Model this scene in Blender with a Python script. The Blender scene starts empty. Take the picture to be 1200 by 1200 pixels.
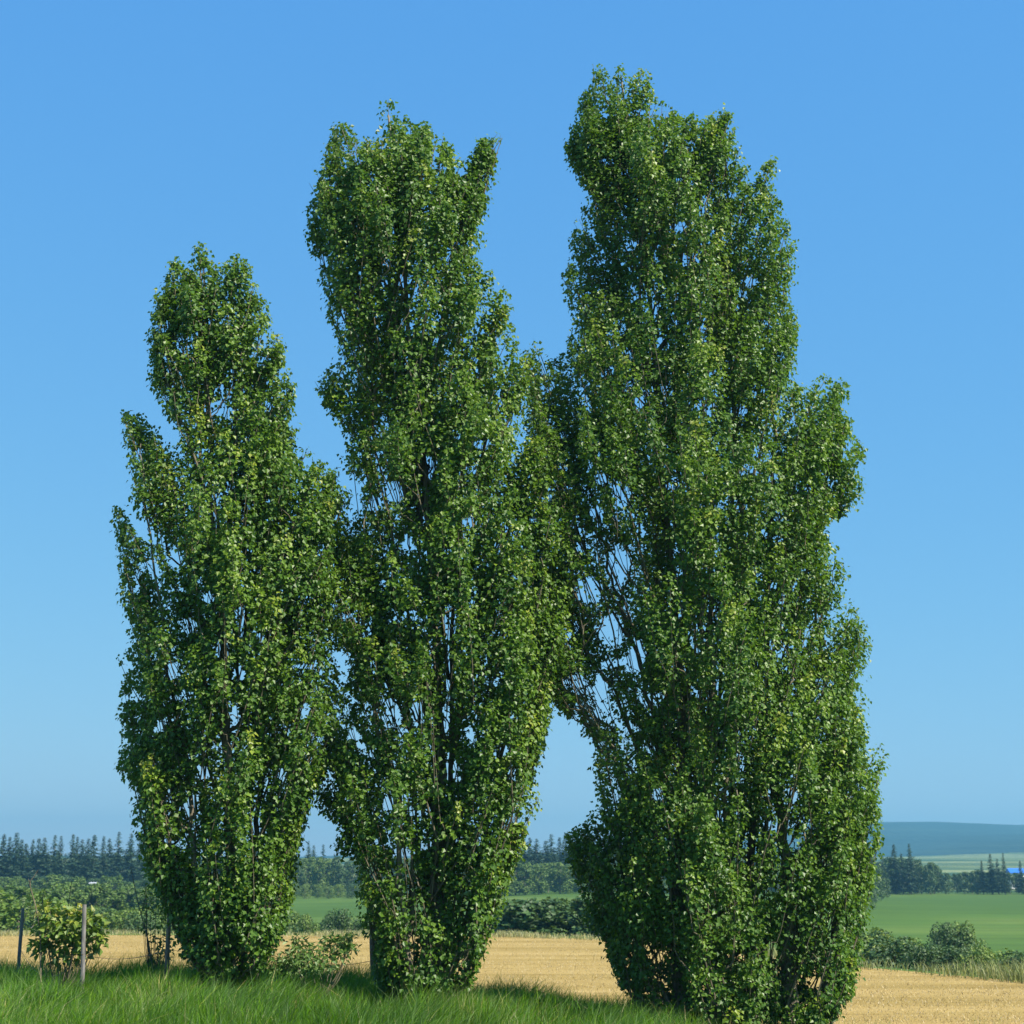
import bpy, math
import numpy as np
from mathutils import Vector
R = math.radians
rng = np.random.default_rng(7)
scene = bpy.context.scene
COL = scene.collection
F = 1846.0; CAMZ = 3.0; TH = math.atan(412/F); CT, ST = math.cos(TH), math.sin(TH)

# ---------------------------------------------------------------- camera maths (1200 px frame of the photograph)
def P(px, py, Y):
    px = np.asarray(px, float); py = np.asarray(py, float); Y = np.asarray(Y, float)
    u = (px-600)/F; v = (600-py)/F
    t = Y/(CT - v*ST)
    return np.stack(np.broadcast_arrays(u*t, Y, CAMZ+(ST+v*CT)*t), -1)
def proj(p):
    x, y, z = p[..., 0], p[..., 1], p[..., 2]-CAMZ
    d = y*CT+z*ST
    return 600+F*x/d, 600-F*(-y*ST+z*CT)/d

# ---------------------------------------------------------------- helpers
def mesh_np(name, V, Fc, mat, attrs=None, smooth=False, parent=None):
    V = np.ascontiguousarray(V, np.float32); Fc = np.ascontiguousarray(Fc, np.int32)
    k = Fc.shape[1]; n = len(Fc)
    me = bpy.data.meshes.new(name)
    me.vertices.add(len(V)); me.vertices.foreach_set('co', V.ravel())
    me.loops.add(n*k); me.loops.foreach_set('vertex_index', Fc.ravel())
    me.polygons.add(n); me.polygons.foreach_set('loop_start', np.arange(0, n*k, k, dtype=np.int32))
    me.polygons.foreach_set('use_smooth', np.full(n, smooth))
    me.update(calc_edges=True)
    for an, arr in (attrs or {}).items():
        a = me.attributes.new(an, 'FLOAT', 'FACE'); a.data.foreach_set('value', np.ascontiguousarray(arr, np.float32))
    me.validate()
    if mat: me.materials.append(mat)
    o = bpy.data.objects.new(name, me); COL.objects.link(o)
    if parent: o.parent = parent
    return o
def tag(o, label=None, cat=None, group=None, kind=None):
    for k, v in (('label', label), ('category', cat), ('group', group), ('kind', kind)):
        if v: o[k] = v
    return o
def empty(name, loc=(0, 0, 0), **k):
    o = bpy.data.objects.new(name, None); COL.objects.link(o); o.location = [float(a) for a in loc]
    o.empty_display_size = .3
    return tag(o, **k)
def nrm(a): return a/np.maximum(np.linalg.norm(a, axis=-1, keepdims=True), 1e-9)
def smooth(a, b, x):
    t = np.clip((x-a)/(b-a), 0, 1); return t*t*(3-2*t)
def vnoise(x, y, seed=0):
    x = np.asarray(x, float); y = np.asarray(y, float)
    xi = np.floor(x); yi = np.floor(y); fx = x-xi; fy = y-yi
    fx = fx*fx*(3-2*fx); fy = fy*fy*(3-2*fy)
    def h(a, b):
        s = np.sin(a*127.1+b*311.7+seed*74.7)*43758.5453; return s-np.floor(s)
    return (h(xi, yi)*(1-fx)+h(xi+1, yi)*fx)*(1-fy)+(h(xi, yi+1)*(1-fx)+h(xi+1, yi+1)*fx)*fy
def tubes(paths, sides=6):
    """paths: list of (pts[n,3], radii[n]) -> verts, quads"""
    VV = []; FF = []; off = 0
    ang = np.arange(sides)*2*math.pi/sides
    for pts, rad in paths:
        pts = np.asarray(pts, float); n = len(pts)
        T = nrm(np.gradient(pts, axis=0))
        a = nrm(np.cross(T, np.array([.31, .95, .05]))); b = np.cross(T, a)
        ring = pts[:, None]+(a[:, None]*np.cos(ang)[None, :, None]+b[:, None]*np.sin(ang)[None, :, None])*np.asarray(rad)[:, None, None]
        VV.append(ring.reshape(-1, 3))
        i = np.arange(n-1)[:, None]*sides; j = np.arange(sides)[None]; j2 = (j+1) % sides
        FF.append(np.stack([i+j, i+j2, i+sides+j2, i+sides+j], -1).reshape(-1, 4)+off); off += n*sides
    return np.concatenate(VV), np.concatenate(FF)
def curve_pts(ctrl, n):
    ctrl = np.asarray(ctrl, float); t = np.linspace(0, len(ctrl)-1, n); out = []
    for s in t:
        i = min(int(s), len(ctrl)-2); f = s-i
        p0 = ctrl[max(i-1, 0)]; p1 = ctrl[i]; p2 = ctrl[i+1]; p3 = ctrl[min(i+2, len(ctrl)-1)]
        out.append(.5*((2*p1)+(-p0+p2)*f+(2*p0-5*p1+4*p2-p3)*f*f+(-p0+3*p1-3*p2+p3)*f**3))
    return np.array(out)
def leaf_geo(pos, nor, tip, size, width=.5, fold=.18, r=rng):
    """deltoid leaf: base, left, tip, right folded along the midrib"""
    nor = nrm(nor); tip = nrm(tip-nor*np.sum(tip*nor, -1, keepdims=True)); side = np.cross(nor, tip)
    s = size[:, None]; w = width
    b = pos; t = pos+tip*s
    m = pos+tip*s*.36
    l = m+side*s*w+nor*s*fold; rr = m-side*s*w+nor*s*fold
    n = len(pos)
    V = np.stack([b, l, t, rr], 1).reshape(-1, 3)
    i = np.arange(n)[:, None]*4
    Fc = np.concatenate([i+np.array([[0, 2, 1]]), i+np.array([[0, 3, 2]])], 1).reshape(-1, 3)
    return V, Fc

# ---------------------------------------------------------------- materials
def newmat(name):
    m = bpy.data.materials.new(name); m.use_nodes = True; nt = m.node_tree; nt.nodes.clear()
    out = nt.nodes.new('ShaderNodeOutputMaterial')
    return m, nt, out
def node(nt, t, **k):
    n = nt.nodes.new(t)
    for a, b in k.items(): setattr(n, a, b)
    return n
def ramp(nt, src, stops):
    r = nt.nodes.new('ShaderNodeValToRGB'); e = r.color_ramp.elements
    while len(e) < len(stops): e.new(.5)
    for el, (p, c) in zip(e, stops): el.position = p; el.color = (*c, 1)
    nt.links.new(src, r.inputs[0]); return r.outputs[0]
def leaf_mat(name, cols, rough=.38, trans=.3, attr='rnd', under=1.5, tcol=(.22, .36, .03), spec=.5):
    m, nt, out = newmat(name); L = nt.links.new
    a = node(nt, 'ShaderNodeAttribute', attribute_name=attr)
    c = ramp(nt, a.outputs['Fac'], cols)
    geo = node(nt, 'ShaderNodeNewGeometry')
    mx = node(nt, 'ShaderNodeMix', data_type='RGBA', blend_type='MIX')
    hs = node(nt, 'ShaderNodeHueSaturation'); hs.inputs['Saturation'].default_value = .72; hs.inputs['Value'].default_value = under
    L(c, hs.inputs['Color']); L(geo.outputs['Backfacing'], mx.inputs[0]); L(c, mx.inputs[6]); L(hs.outputs[0], mx.inputs[7])
    p = node(nt, 'ShaderNodeBsdfPrincipled'); p.inputs['Roughness'].default_value = rough
    p.inputs['Specular IOR Level'].default_value = spec
    L(mx.outputs[2], p.inputs['Base Color'])
    t = node(nt, 'ShaderNodeBsdfTranslucent')
    mt = node(nt, 'ShaderNodeMix', data_type='RGBA', blend_type='MIX'); mt.inputs[0].default_value = .5
    mt.inputs[7].default_value = (*tcol, 1); L(c, mt.inputs[6]); L(mt.outputs[2], t.inputs[0])
    s = node(nt, 'ShaderNodeMixShader'); s.inputs[0].default_value = trans
    L(p.outputs[0], s.inputs[1]); L(t.outputs[0], s.inputs[2]); L(s.outputs[0], out.inputs[0])
    return m
def bark_mat(name, c1, c2, scale=20):
    m, nt, out = newmat(name); L = nt.links.new
    tc = node(nt, 'ShaderNodeTexCoord'); mp = node(nt, 'ShaderNodeMapping'); mp.inputs['Scale'].default_value = (scale, scale, scale*.2)
    n = node(nt, 'ShaderNodeTexNoise'); n.inputs['Scale'].default_value = 1; n.inputs['Detail'].default_value = 6
    L(tc.outputs['Object'], mp.inputs[0]); L(mp.outputs[0], n.inputs[0])
    c = ramp(nt, n.outputs[0], [(.3, c1), (.7, c2)])
    p = node(nt, 'ShaderNodeBsdfPrincipled'); p.inputs['Roughness'].default_value = .85; L(c, p.inputs['Base Color'])
    b = node(nt, 'ShaderNodeBump'); b.inputs['Strength'].default_value = .6; b.inputs['Distance'].default_value = .02
    L(n.outputs[0], b.inputs['Height']); L(b.outputs[0], p.inputs['Normal']); L(p.outputs[0], out.inputs[0])
    return m
def ground_mat(name, layers, bump=.3, bscale=8, rough=.95, bdist=.05):
    """layers: list of (scale xyz, rotz, detail, stops or None, factor, blend)"""
    m, nt, out = newmat(name); L = nt.links.new
    tc = node(nt, 'ShaderNodeTexCoord'); prev = None
    for sc, rot, det, stops, fac, bl in layers:
        mp = node(nt, 'ShaderNodeMapping'); mp.inputs['Scale'].default_value = sc; mp.inputs['Rotation'].default_value = (0, 0, rot)
        n = node(nt, 'ShaderNodeTexNoise'); n.inputs['Scale'].default_value = 1; n.inputs['Detail'].default_value = det
        n.inputs['Roughness'].default_value = .6
        L(tc.outputs['Object'], mp.inputs[0]); L(mp.outputs[0], n.inputs[0])
        c = ramp(nt, n.outputs[0], stops)
        if prev is None: prev = c
        else:
            mx = node(nt, 'ShaderNodeMix', data_type='RGBA', blend_type=bl); mx.inputs[0].default_value = fac
            L(prev, mx.inputs[6]); L(c, mx.inputs[7]); prev = mx.outputs[2]
    p = node(nt, 'ShaderNodeBsdfPrincipled'); p.inputs['Roughness'].default_value = rough
    p.inputs['Specular IOR Level'].default_value = .15
    L(prev, p.inputs['Base Color'])
    n = node(nt, 'ShaderNodeTexNoise'); n.inputs['Scale'].default_value = bscale; n.inputs['Detail'].default_value = 8
    L(tc.outputs['Object'], n.inputs[0])
    b = node(nt, 'ShaderNodeBump'); b.inputs['Strength'].default_value = bump; b.inputs['Distance'].default_value = bdist
    L(n.outputs[0], b.inputs['Height']); L(b.outputs[0], p.inputs['Normal']); L(p.outputs[0], out.inputs[0])
    return m
def plain_mat(name, col, rough=.7, metal=0, vary=.25, scale=12):
    m, nt, out = newmat(name); L = nt.links.new
    tc = node(nt, 'ShaderNodeTexCoord'); n = node(nt, 'ShaderNodeTexNoise'); n.inputs['Scale'].default_value = scale; n.inputs['Detail'].default_value = 5
    L(tc.outputs['Object'], n.inputs[0])
    c = ramp(nt, n.outputs[0], [(.3, tuple(a*(1-vary) for a in col)), (.7, tuple(min(1, a*(1+vary)) for a in col))])
    p = node(nt, 'ShaderNodeBsdfPrincipled'); p.inputs['Roughness'].default_value = rough; p.inputs['Metallic'].default_value = metal
    L(c, p.inputs['Base Color']); L(p.outputs[0], out.inputs[0]); return m

M_POP = leaf_mat('poplar_leaf', [(0, (.026, .078, .011)), (.40, (.062, .138, .012)), (.70, (.125, .215, .015)), (.90, (.21, .28, .02)), (1, (.26, .29, .04))], rough=.46, trans=.34, spec=.45, tcol=(.22, .42, .02), under=1.15)
M_SHRUB_Y = leaf_mat('yellow_shrub_leaf', [(0, (.05, .10, .015)), (.5, (.11, .19, .02)), (.85, (.24, .26, .03)), (1, (.34, .22, .05))], rough=.5, trans=.35)
M_SHRUB_G = leaf_mat('green_shrub_leaf', [(0, (.05, .11, .02)), (.6, (.12, .21, .04)), (1, (.24, .30, .09))], rough=.5, trans=.35)
M_GRASS = leaf_mat('grass_blade', [(0, (.025, .075, .005)), (.4, (.07, .19, .008)), (.7, (.14, .30, .012)), (.9, (.24, .37, .03)), (1, (.46, .40, .14))], rough=.5, trans=.5, under=1.0, tcol=(.24, .42, .01), spec=.15)
M_WEED = leaf_mat('dry_grass_blade', [(0, (.12, .17, .03)), (.5, (.25, .26, .07)), (1, (.45, .38, .16))], rough=.6, trans=.3, under=1.0, tcol=(.4, .4, .1))
M_STRAW = leaf_mat('straw', [(0, (.33, .225, .07)), (.6, (.44, .32, .11)), (1, (.52, .40, .16))], rough=.6, trans=.2, under=1.0, tcol=(.6, .45, .2))
M_SPRUCE = leaf_mat('spruce_needles', [(0, (.012, .034, .016)), (.6, (.022, .056, .022)), (1, (.04, .085, .03))], rough=.6, trans=.1, under=1.0)
M_BL = {
 'dark': leaf_mat('dark_crown_leaf', [(0, (.026, .062, .014)), (.6, (.048, .10, .018)), (1, (.08, .14, .022))], rough=.6, trans=.15, under=1.1),
 'mid': leaf_mat('mid_crown_leaf', [(0, (.04, .088, .012)), (.6, (.082, .145, .015)), (1, (.13, .19, .022))], rough=.6, trans=.2, under=1.1),
 'light': leaf_mat('light_crown_leaf', [(0, (.06, .12, .016)), (.6, (.11, .18, .022)), (1, (.19, .24, .03))], rough=.6, trans=.25, under=1.1),
}
M_BARK = bark_mat('poplar_bark', (.07, .055, .04), (.26, .225, .16))
M_TWIG = bark_mat('twig_bark', (.05, .042, .025), (.17, .145, .09), 40)
M_FARBARK = bark_mat('far_bark', (.08, .06, .05), (.2, .17, .14), 4)

# ---------------------------------------------------------------- terrain
HX = [-40, -9, -3.2, -2.2, -.5, 1.9, 3.6, 6, 9, 20]; HZ = [1.2, 1.28, 1.18, 1.02, .88, .64, .38, .2, .1, .0]
EX = [-600, -40, 0, 3.7, 10.6, 13.6, 22, 60, 600]; EY = [85, 72, 69, 66, 48.5, 42.5, 37, 34, 34]
def Ye(x): return np.interp(x, EX, EY)
def Yb(x): return np.interp(x, [-600, 2, 6, 600], [30.5, 30.5, 27.5, 27.5])
def ground_z(x, y):
    x = np.asarray(x, float); y = np.asarray(y, float)
    yb = Yb(x); h = np.interp(x, HX, HZ)
    s = (0.86+.14*smooth(12, 25, y))*(1-smooth(yb-4.8, yb, y))
    z = h*s + .22*(vnoise(x*.45, y*.5, 3)-.5)*(y < 60)*(1-smooth(yb-3, yb, y))
    e = Ye(x)
    z = z+(.05*(vnoise(x*.08+5, y*.1, 9)-.5))*smooth(28, 36, y)
    drop = smooth(0, 42, y-e)
    z = z-5*drop + drop*(1-smooth(380, 460, y))*.5*(vnoise(x*.012, y*.016, 5)-.5)
    # slope under the far wood in the middle
    z = z + smooth(120, 400, y)*1.6*np.exp(-((x-20)/45)**2)*(y < 1500)
    # far plain and hills
    z = z+13.7*smooth(460, 1700, y)
    xx = x/np.maximum(y, 1)           # bearing
    crest = np.interp(xx, [-.6, .05, .12, .18, .235, .25, .28, .297, .32, .36, .45, .6, .9, 2], [1, 3, 22, 62, 74, 75, 69, 63, 65, 71, 52, 64, 40, 10])
    z = z+(crest+4+14*(vnoise(x*.0035, y*.003, 2)-.5)+7*(vnoise(x*.011, y*.008, 8)-.5))*smooth(2200, 3200, y)
    cb = np.interp(xx, [-1, .2, .255, .30, .36, .5, 1], [0, 0, 12, 26, 30, 12, 0])
    z = z+cb*smooth(1700, 2300, y)*(1-smooth(2400, 2900, y))
    return z
half = np.concatenate([np.arange(0, 30, .5), np.arange(30, 60, 1.5), 60+np.cumsum(np.linspace(3, 70, 16))])
XS = np.concatenate([-half[::-1], half[1:]])
def sheet(name, yfun, nv, mat, W=None, label=None, kind='structure'):
    t = np.linspace(0, 1, nv)
    X = []; Y = []
    for k, s in enumerate(t):
        sc = 1 if W is None else W(s)
        x = XS*sc; X.append(x); Y.append(yfun(s, XS))
    X = np.array(X); Y = np.array(Y); Z = ground_z(X, Y)
    n = len(XS); i = np.arange(nv-1)[:, None]*n; j = np.arange(n-1)[None]
    Fc = np.stack([i+j, i+j+1, i+n+j+1, i+n+j], -1).reshape(-1, 4)
    o = mesh_np(name, np.stack([X, Y, Z], -1).reshape(-1, 3), Fc, mat, smooth=True)
    o['kind'] = kind
    return o
M_SOIL = ground_mat('turf', [((1.2, 1.2, 1), 0, 5, [(.3, (.03, .06, .012)), (.7, (.07, .12, .02))], 1, 'MIX')], bump=.5)
M_FIELD = ground_mat('stubble', [
    ((.045, .5, 1), .12, 5, [(.3, (.26, .185, .05)), (.5, (.36, .26, .088)), (.72, (.44, .32, .125))], 1, 'MIX'),
    ((.5, 3.0, 1), .12, 8, [(.35, (.66, .62, .55)), (.65, (1, 1, 1))], .55, 'MULTIPLY'),
    ((9, 20, 1), .1, 4, [(.3, (.72, .70, .62)), (.6, (1, 1, 1))], .8, 'MULTIPLY')], bump=.7, bscale=14)
M_MEAD = ground_mat('meadow', [
    ((.006, .012, 1), .5, 3, [(.35, (.052, .105, .012)), (.55, (.068, .128, .016)), (.7, (.12, .17, .03))], 1, 'MIX'),
    ((.015, .16, 1), -.35, 4, [(.35, (.72, .75, .7)), (.6, (1, 1, 1))], .9, 'MULTIPLY'),
    ((.5, .5, 1), .3, 6, [(.3, (.75, .78, .7)), (.65, (1, 1, 1))], .5, 'MULTIPLY')], bump=.4, bscale=2)
M_FAR = ground_mat('far_land', [
    ((.0016, .0035, 1), .3, 5, [(.38, (.025, .06, .022)), (.50, (.04, .085, .028)), (.53, (.17, .21, .07)), (.62, (.22, .24, .10))], 1, 'MIX'),
    ((.03, .03, 1), .3, 6, [(.3, (.6, .65, .6)), (.65, (1, 1, 1))], .7, 'MULTIPLY')], bump=1, bscale=.05, bdist=6)
M_HILL = ground_mat('hill_forest', [
    ((.0022, .003, 1), .3, 6, [(.35, (.006, .022, .022)), (.52, (.014, .040, .034)), (.62, (.035, .065, .045))], 1, 'MIX'),
    ((.02, .02, 1), .3, 6, [(.3, (.55, .6, .55)), (.65, (1, 1, 1))], .8, 'MULTIPLY')], bump=1, bscale=.04, bdist=8)
sheet('grass_ground', lambda s, x: -60+(Yb(x)+60)*s**.45, 90, M_SOIL)
sheet('stubble_field', lambda s, x: Yb(x)+(Ye(x)-Yb(x))*s, 60, M_FIELD)
sheet('meadow', lambda s, x: Ye(x)+(460-Ye(x))*s**1.6, 90, M_MEAD)
sheet('far_plain', lambda s, x: np.full(len(x), 460+(1900-460)*s), 50, M_FAR, W=lambda s: 1+2.4*s)
sheet('hills', lambda s, x: np.full(len(x), 1900+(4000-1900)*s), 80, M_HILL, W=lambda s: 3.4+2.3*s)

# ---------------------------------------------------------------- poplars
def raster(poly):
    """inside mask on a 2 px grid"""
    g = 2; xs = np.arange(0, 1240, g)+.5*g; ys = np.arange(0, 1260, g)+.5*g
    Xg, Yg = np.meshgrid(xs, ys); ins = np.zeros(Xg.shape, bool)
    x1, y1 = poly[-1]
    for x2, y2 in poly:
        if y1 != y2:
            c = ((y1 > Yg) != (y2 > Yg)) & (Xg < (x2-x1)*(Yg-y1)/(y2-y1)+x1)
            ins ^= c
        x1, y1 = x2, y2
    return ins
def inmask(m, px, py):
    i = np.clip((py/2).astype(int), 0, m.shape[0]-1); j = np.clip((px/2).astype(int), 0, m.shape[1]-1)
    return m[i, j]
def poplar(label, poly, Y0, base_px, stems, gaps, nplume, lpp, seed, extra=(), nclump=60, vis=(), lsz=.96):
    r = np.random.default_rng(seed)
    M = raster(poly)
    rows = np.where(M.any(1))[0]
    Lr = np.full(M.shape[0], np.nan); Rr = Lr.copy()
    for i in rows:
        jj = np.where(M[i])[0]; Lr[i] = jj[0]*2; Rr[i] = jj[-1]*2+2
    cen = (Lr+Rr)/2; hw = (Rr-Lr)/2
    bx, by = base_px; B = P(bx, by, Y0); B[2] = float(ground_z(B[0], Y0))-.05
    root = empty('poplar_tree', B, label=label, cat='tree', group='tall columnar poplars on the grass bank')
    # smooth axis per row
    k = 30; pad = lambda a: np.convolve(np.pad(np.nan_to_num(a, nan=0), k, mode='edge'), np.ones(2*k+1)/(2*k+1), 'same')[k:-k]
    ok = ~np.isnan(cen); cidx = np.arange(len(cen)); cen_f = np.interp(cidx, cidx[ok], cen[ok]); hw_f = np.interp(cidx, cidx[ok], hw[ok])
    cen_s = pad(cen_f); hw_s = np.maximum(pad(hw_f), hw_f*.5)
    mpp = Y0/F                         # metres per pixel near the tree
    # --- stems
    nodes = []; npar = []; nstem = []
    spaths = []
    for (ctrl, d0, d1, r0) in stems:
        pts = []
        for q, (a, b) in enumerate(ctrl):
            pts.append(P(a, b, Y0+d0+(d1-d0)*q/(len(ctrl)-1)))
        pts = curve_pts(pts, 34)
        pts[1:-1, :2] += r.normal(0, .025, (32, 2))
        pts[0, 2] = float(ground_z(pts[0, 0], pts[0, 1]))-.08
        rad = r0*(1-np.linspace(0, 1, 34)**.8*.88); rad[0] *= 1.35
        spaths.append((pts, rad))
        for q in range(34): nodes.append(pts[q]); nstem.append(rad[q])
    nodes = list(nodes)
    # --- plume tips: rejection sampling in the crown volume
    pl = []; tries = 0
    wrow = np.nan_to_num(hw, nan=0)**1.35; wrow[rows[:70]] *= 2.0; wrow[rows[:6]] += 8; wrow /= wrow.sum()
    gap = np.array(gap_list(gaps))
    def gapfac(px, py):
        f = np.zeros(np.shape(px))
        for gx, gy, rx, ry in gap:
            f = np.maximum(f, np.clip(1.7-((px-gx)/rx)**2-((py-gy)/ry)**2, 0, 1))
        return f
    cc = []
    wr2 = np.nan_to_num(hw, nan=0); wr2 /= wr2.sum()
    while len(cc) < nclump:
        i = r.choice(len(wr2), p=wr2); js = np.where(M[i])[0]; px = r.choice(js)*2
        t = np.clip((px-cen_s[i])/max(hw_s[i], 8), -1, 1); rd = hw_s[i]*mpp*math.sqrt(max(1-t*t, .04))
        if gapfac(px, i*2+1) > .3: continue
        best = P(px, i*2+1, Y0+rd*r.uniform(-.95, .95))
        if cc and r.random() < .96 and min(np.linalg.norm((best-q)*[1, 1, .55]) for q in cc) < .40: continue
        cc.append(best)
    cc = np.array(cc)
    while len(pl) < nplume:
        i = r.choice(len(wrow), p=wrow)
        js = np.where(M[i])[0]; px = r.choice(js)*2+r.random()*2; py = i*2+1
        t = np.clip((px-cen_s[i])/max(hw_s[i], 8), -1, 1)
        rd = hw_s[i]*mpp*math.sqrt(max(1-t*t, .04))
        a = r.random(); d = rd*(1 if r.random() < .62 else -1)*(-1)*(a**.55)      # slightly more on the near side
        if r.random() < .15: d = -d
        p = P(px, py, Y0+d)
        if gapfac(px, py) > .4: continue
        if d < 0 and gapfac(px, py-10) > .3: continue
        if r.random() < .20: d *= .4; p = P(px, py, Y0+d); core = 1
        else: core = 0
        dq = (((cc-p)*[1, 1, .36])**2).sum(1).min()
        if not core and r.random() > .025+math.exp(-dq/.33**2)+(.20 if abs(px-cen_f[i]) > .78*hw_f[i] else 0): continue
        pl.append((p, t, d/max(rd, .1), py, hw_s[i]*mpp))
    for (a, b, d) in extra: pl.append((P(a, b, Y0+d), 0, 0, b, .8))
    axisx = lambda py: P(cen_s[int(py/2)], py, Y0)
    plumes = []
    for p, t, dn, py, rr in pl:
        ax = axisx(py); out = np.array([p[0]-ax[0], p[1]-ax[1], 0]); od = np.linalg.norm(out); out = out/max(od, .05)
        tilt = .10+.30*min(od/1.2, 1)
        dr = nrm(np.array([0, 0, 1.])+out*tilt+np.append(r.normal(0, .13, 2), 0))
        ln = r.uniform(.6, 1.7)*(.75 if py < rows[0]*2+160 else 1)
        ln = min(ln, max(.3, (p[2]-B[2])*.6))
        for _ in range(6):
            qx, qy = proj(p-dr*ln)
            if inmask(M, qx, qy): break
            ln *= .75; dr = nrm(dr+out*.12)
        plumes.append((p-dr*ln, p, dr, ln, out, od))
    # --- attach plumes: nearest node clearly below
    order = sorted(range(len(plumes)), key=lambda q: plumes[q][5]+r.random()*.3)
    NP = np.array(nodes); par = [-1]*len(nodes); 
    cnt = np.zeros(len(nodes)+len(plumes)*9); segs = []
    for q in order:
        b, p, dr, ln, out, od = plumes[q]
        dv = b-NP; hd = np.hypot(dv[:, 0], dv[:, 1]); dz = dv[:, 2]
        dist = np.sqrt(hd**2+dz**2); cost = 1.5*dist**1.2+np.clip(hd*.9-dz, 0, None)*2+np.clip(.08-dz, 0, None)*5
        cand = np.argsort(cost)[:250]; pen = np.zeros(len(cand))
        for tt in (.2, .45, .7, .9):
            qx, qy = proj(NP[cand]*(1-tt)+b*tt); pen += ~inmask(M, qx, qy)
        best = int(np.argmin(cost[cand]+pen*1.5)); c = int(cand[best])
        if pen[best] > 0 and cost[c] > 1.2: c = int(np.argmin(dist))
        s = NP[c]
        D = np.linalg.norm(b-s); m1 = s+(b-s)*.35+out*.03*D
        m2 = s+(b-s)*.72+out*.02*D
        path = curve_pts([s, m1, m2, b, b+(p-b)*.5, p+dr*.04], 9)
        path[1:8] += r.normal(0, .012, (7, 3))
        i0 = len(NP); prev = c
        idx = [c]
        for z in range(1, 9): par.append(prev); prev = i0+z-1; idx.append(prev)
        NP = np.concatenate([NP, path[1:]]); segs.append((idx, path))
        # keep tip nodes from being attached to (push away)
        kk = prev
        while kk >= 0: cnt[kk] += 1; kk = par[kk]
    paths = []
    for idx, path in segs:
        qx, qy = proj(path)
        if (~inmask(M, qx, qy))[:-1].sum() > 0: continue
        rad = np.array([.003+.0048*math.sqrt(max(cnt[a], 1)-.6) for a in idx]); rad[0] = rad[1]; rad[-1] = .002
        paths.append((path, np.minimum(rad, .05)))
    for n_, (pts, rad) in enumerate(spaths):
        V, Fc = tubes([(pts-B, rad)], 9); mesh_np('trunk', V, Fc, M_BARK, smooth=True, parent=root)
    V, Fc = tubes([(a-B, b) for a, b in paths], 5); mesh_np('branches', V, Fc, M_TWIG, smooth=True, parent=root)
    # --- leaves
    PP = []; NN = []; TT = []; SS = []; CC = []
    for b, p, dr, ln, out, od in plumes:
        dens = r.uniform(.55, 1.3)
        n = int(lpp*dens*(.45+.55*ln)); s = r.random(n)**.85*1.06
        prof = np.sin(np.clip(.12+.88*s, 0, 1)*math.pi)**.6*.9+.12
        Rp = r.uniform(.11, .23)*(.7+.3*ln)
        a = nrm(np.cross(dr, [.3, .9, .1])); c = np.cross(dr, a); th = r.random(n)*2*math.pi; rd = Rp*prof*np.sqrt(r.random(n))*1.15
        rad = a*np.cos(th)[:, None]+c*np.sin(th)[:, None]
        pos = b+dr*(ln*s)[:, None]+rad*rd[:, None]+r.normal(0, .03, (n, 3))
        px, py = proj(pos); jx = r.normal(0, 2.6, n)+r.normal(0, 3.5); jy = r.normal(0, 3, n)+r.uniform(-2, 11)*(dr[2] > .8)
        keep = inmask(M, px+jx, py+jy) & (r.random(n) > .97*gapfac(px, py))
        hole = vnoise(px/15+seed, py/19, seed)*.6+vnoise(px/6.5, py/7.5+seed, seed+1)*.4
        edge = np.clip(np.abs((px-np.interp(py/2, cidx, cen_f)))/np.interp(py/2, cidx, np.maximum(hw_f, 5)), 0, 1)
        keep &= ~((hole < .315) & (r.random(n) < .85))
        for gx, gy, rx, ry in vis: keep &= ~((np.abs(px-gx) < rx) & (np.abs(py-gy) < ry) & (pos[:, 1] < Y0+.15) & (r.random(n) < .66))
        m = keep.sum()
        if m == 0: continue
        pos, rad, s = pos[keep], rad[keep], s[keep]
        no = nrm(rad*.55+out*.45+np.array([0, 0, .55])+r.normal(0, .48, (m, 3)))
        ti = nrm(rad*.6+np.array([0, 0, -.75])+dr*.2+r.normal(0, .5, (m, 3)))
        PP.append(pos); NN.append(no); TT.append(ti); SS.append(lsz*r.uniform(.042, .088, m)*(1-.3*np.clip(s-.75, 0, 1)))
        shoot = r.random() < .22
        CC.append(np.clip(r.random()*.34+r.random(m)*.26+.24*np.clip(s, 0, 1)+(.30*s**2 if shoot else 0), 0, 1))
    PP, NN, TT, SS, CC = map(np.concatenate, (PP, NN, TT, SS, CC))
    V, Fc = leaf_geo(PP-B, NN, TT, SS, width=.46, fold=.14)
    mesh_np('foliage', V, Fc, M_POP, attrs={'rnd': np.repeat(CC, 2)}, parent=root)
    print('poplar leaves', len(PP), 'branches', len(paths))
    return root
def gap_list(g): return g

poly1 = [(233,281),(242,290),(247,305),(260,312),(268,300),(282,299),(295,317),(303,345),(318,368),(322,385),(331,402),(334,420),(348,432),(345,481),(352,505),(358,523),(366,540),(392,546),(402,562),(412,585),(410,610),(404,650),(398,690),(388,715),(384,735),(392,752),(405,770),(410,800),(404,832),(395,860),(386,890),(378,915),(364,940),(358,965),(356,985),(348,1010),(346,1045),(334,1078),(326,1105),(312,1130),(296,1152),(250,1158),(238,1148),(224,1128),(212,1108),(200,1085),(188,1058),(178,1030),(168,1005),(158,975),(160,950),(172,935),(150,918),(134,900),(140,888),(148,875),(150,855),(136,824),(146,800),(135,772),(140,757),(158,742),(146,712),(147,687),(134,645),(137,605),(134,594),(154,592),(155,572),(150,523),(142,487),(160,486),(178,492),(186,512),(200,528),(212,520),(204,500),(193,487),(186,465),(172,450),(181,427),(174,387),(182,345),(196,330),(197,305),(206,299),(218,307),(225,300),(226,286)]
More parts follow.
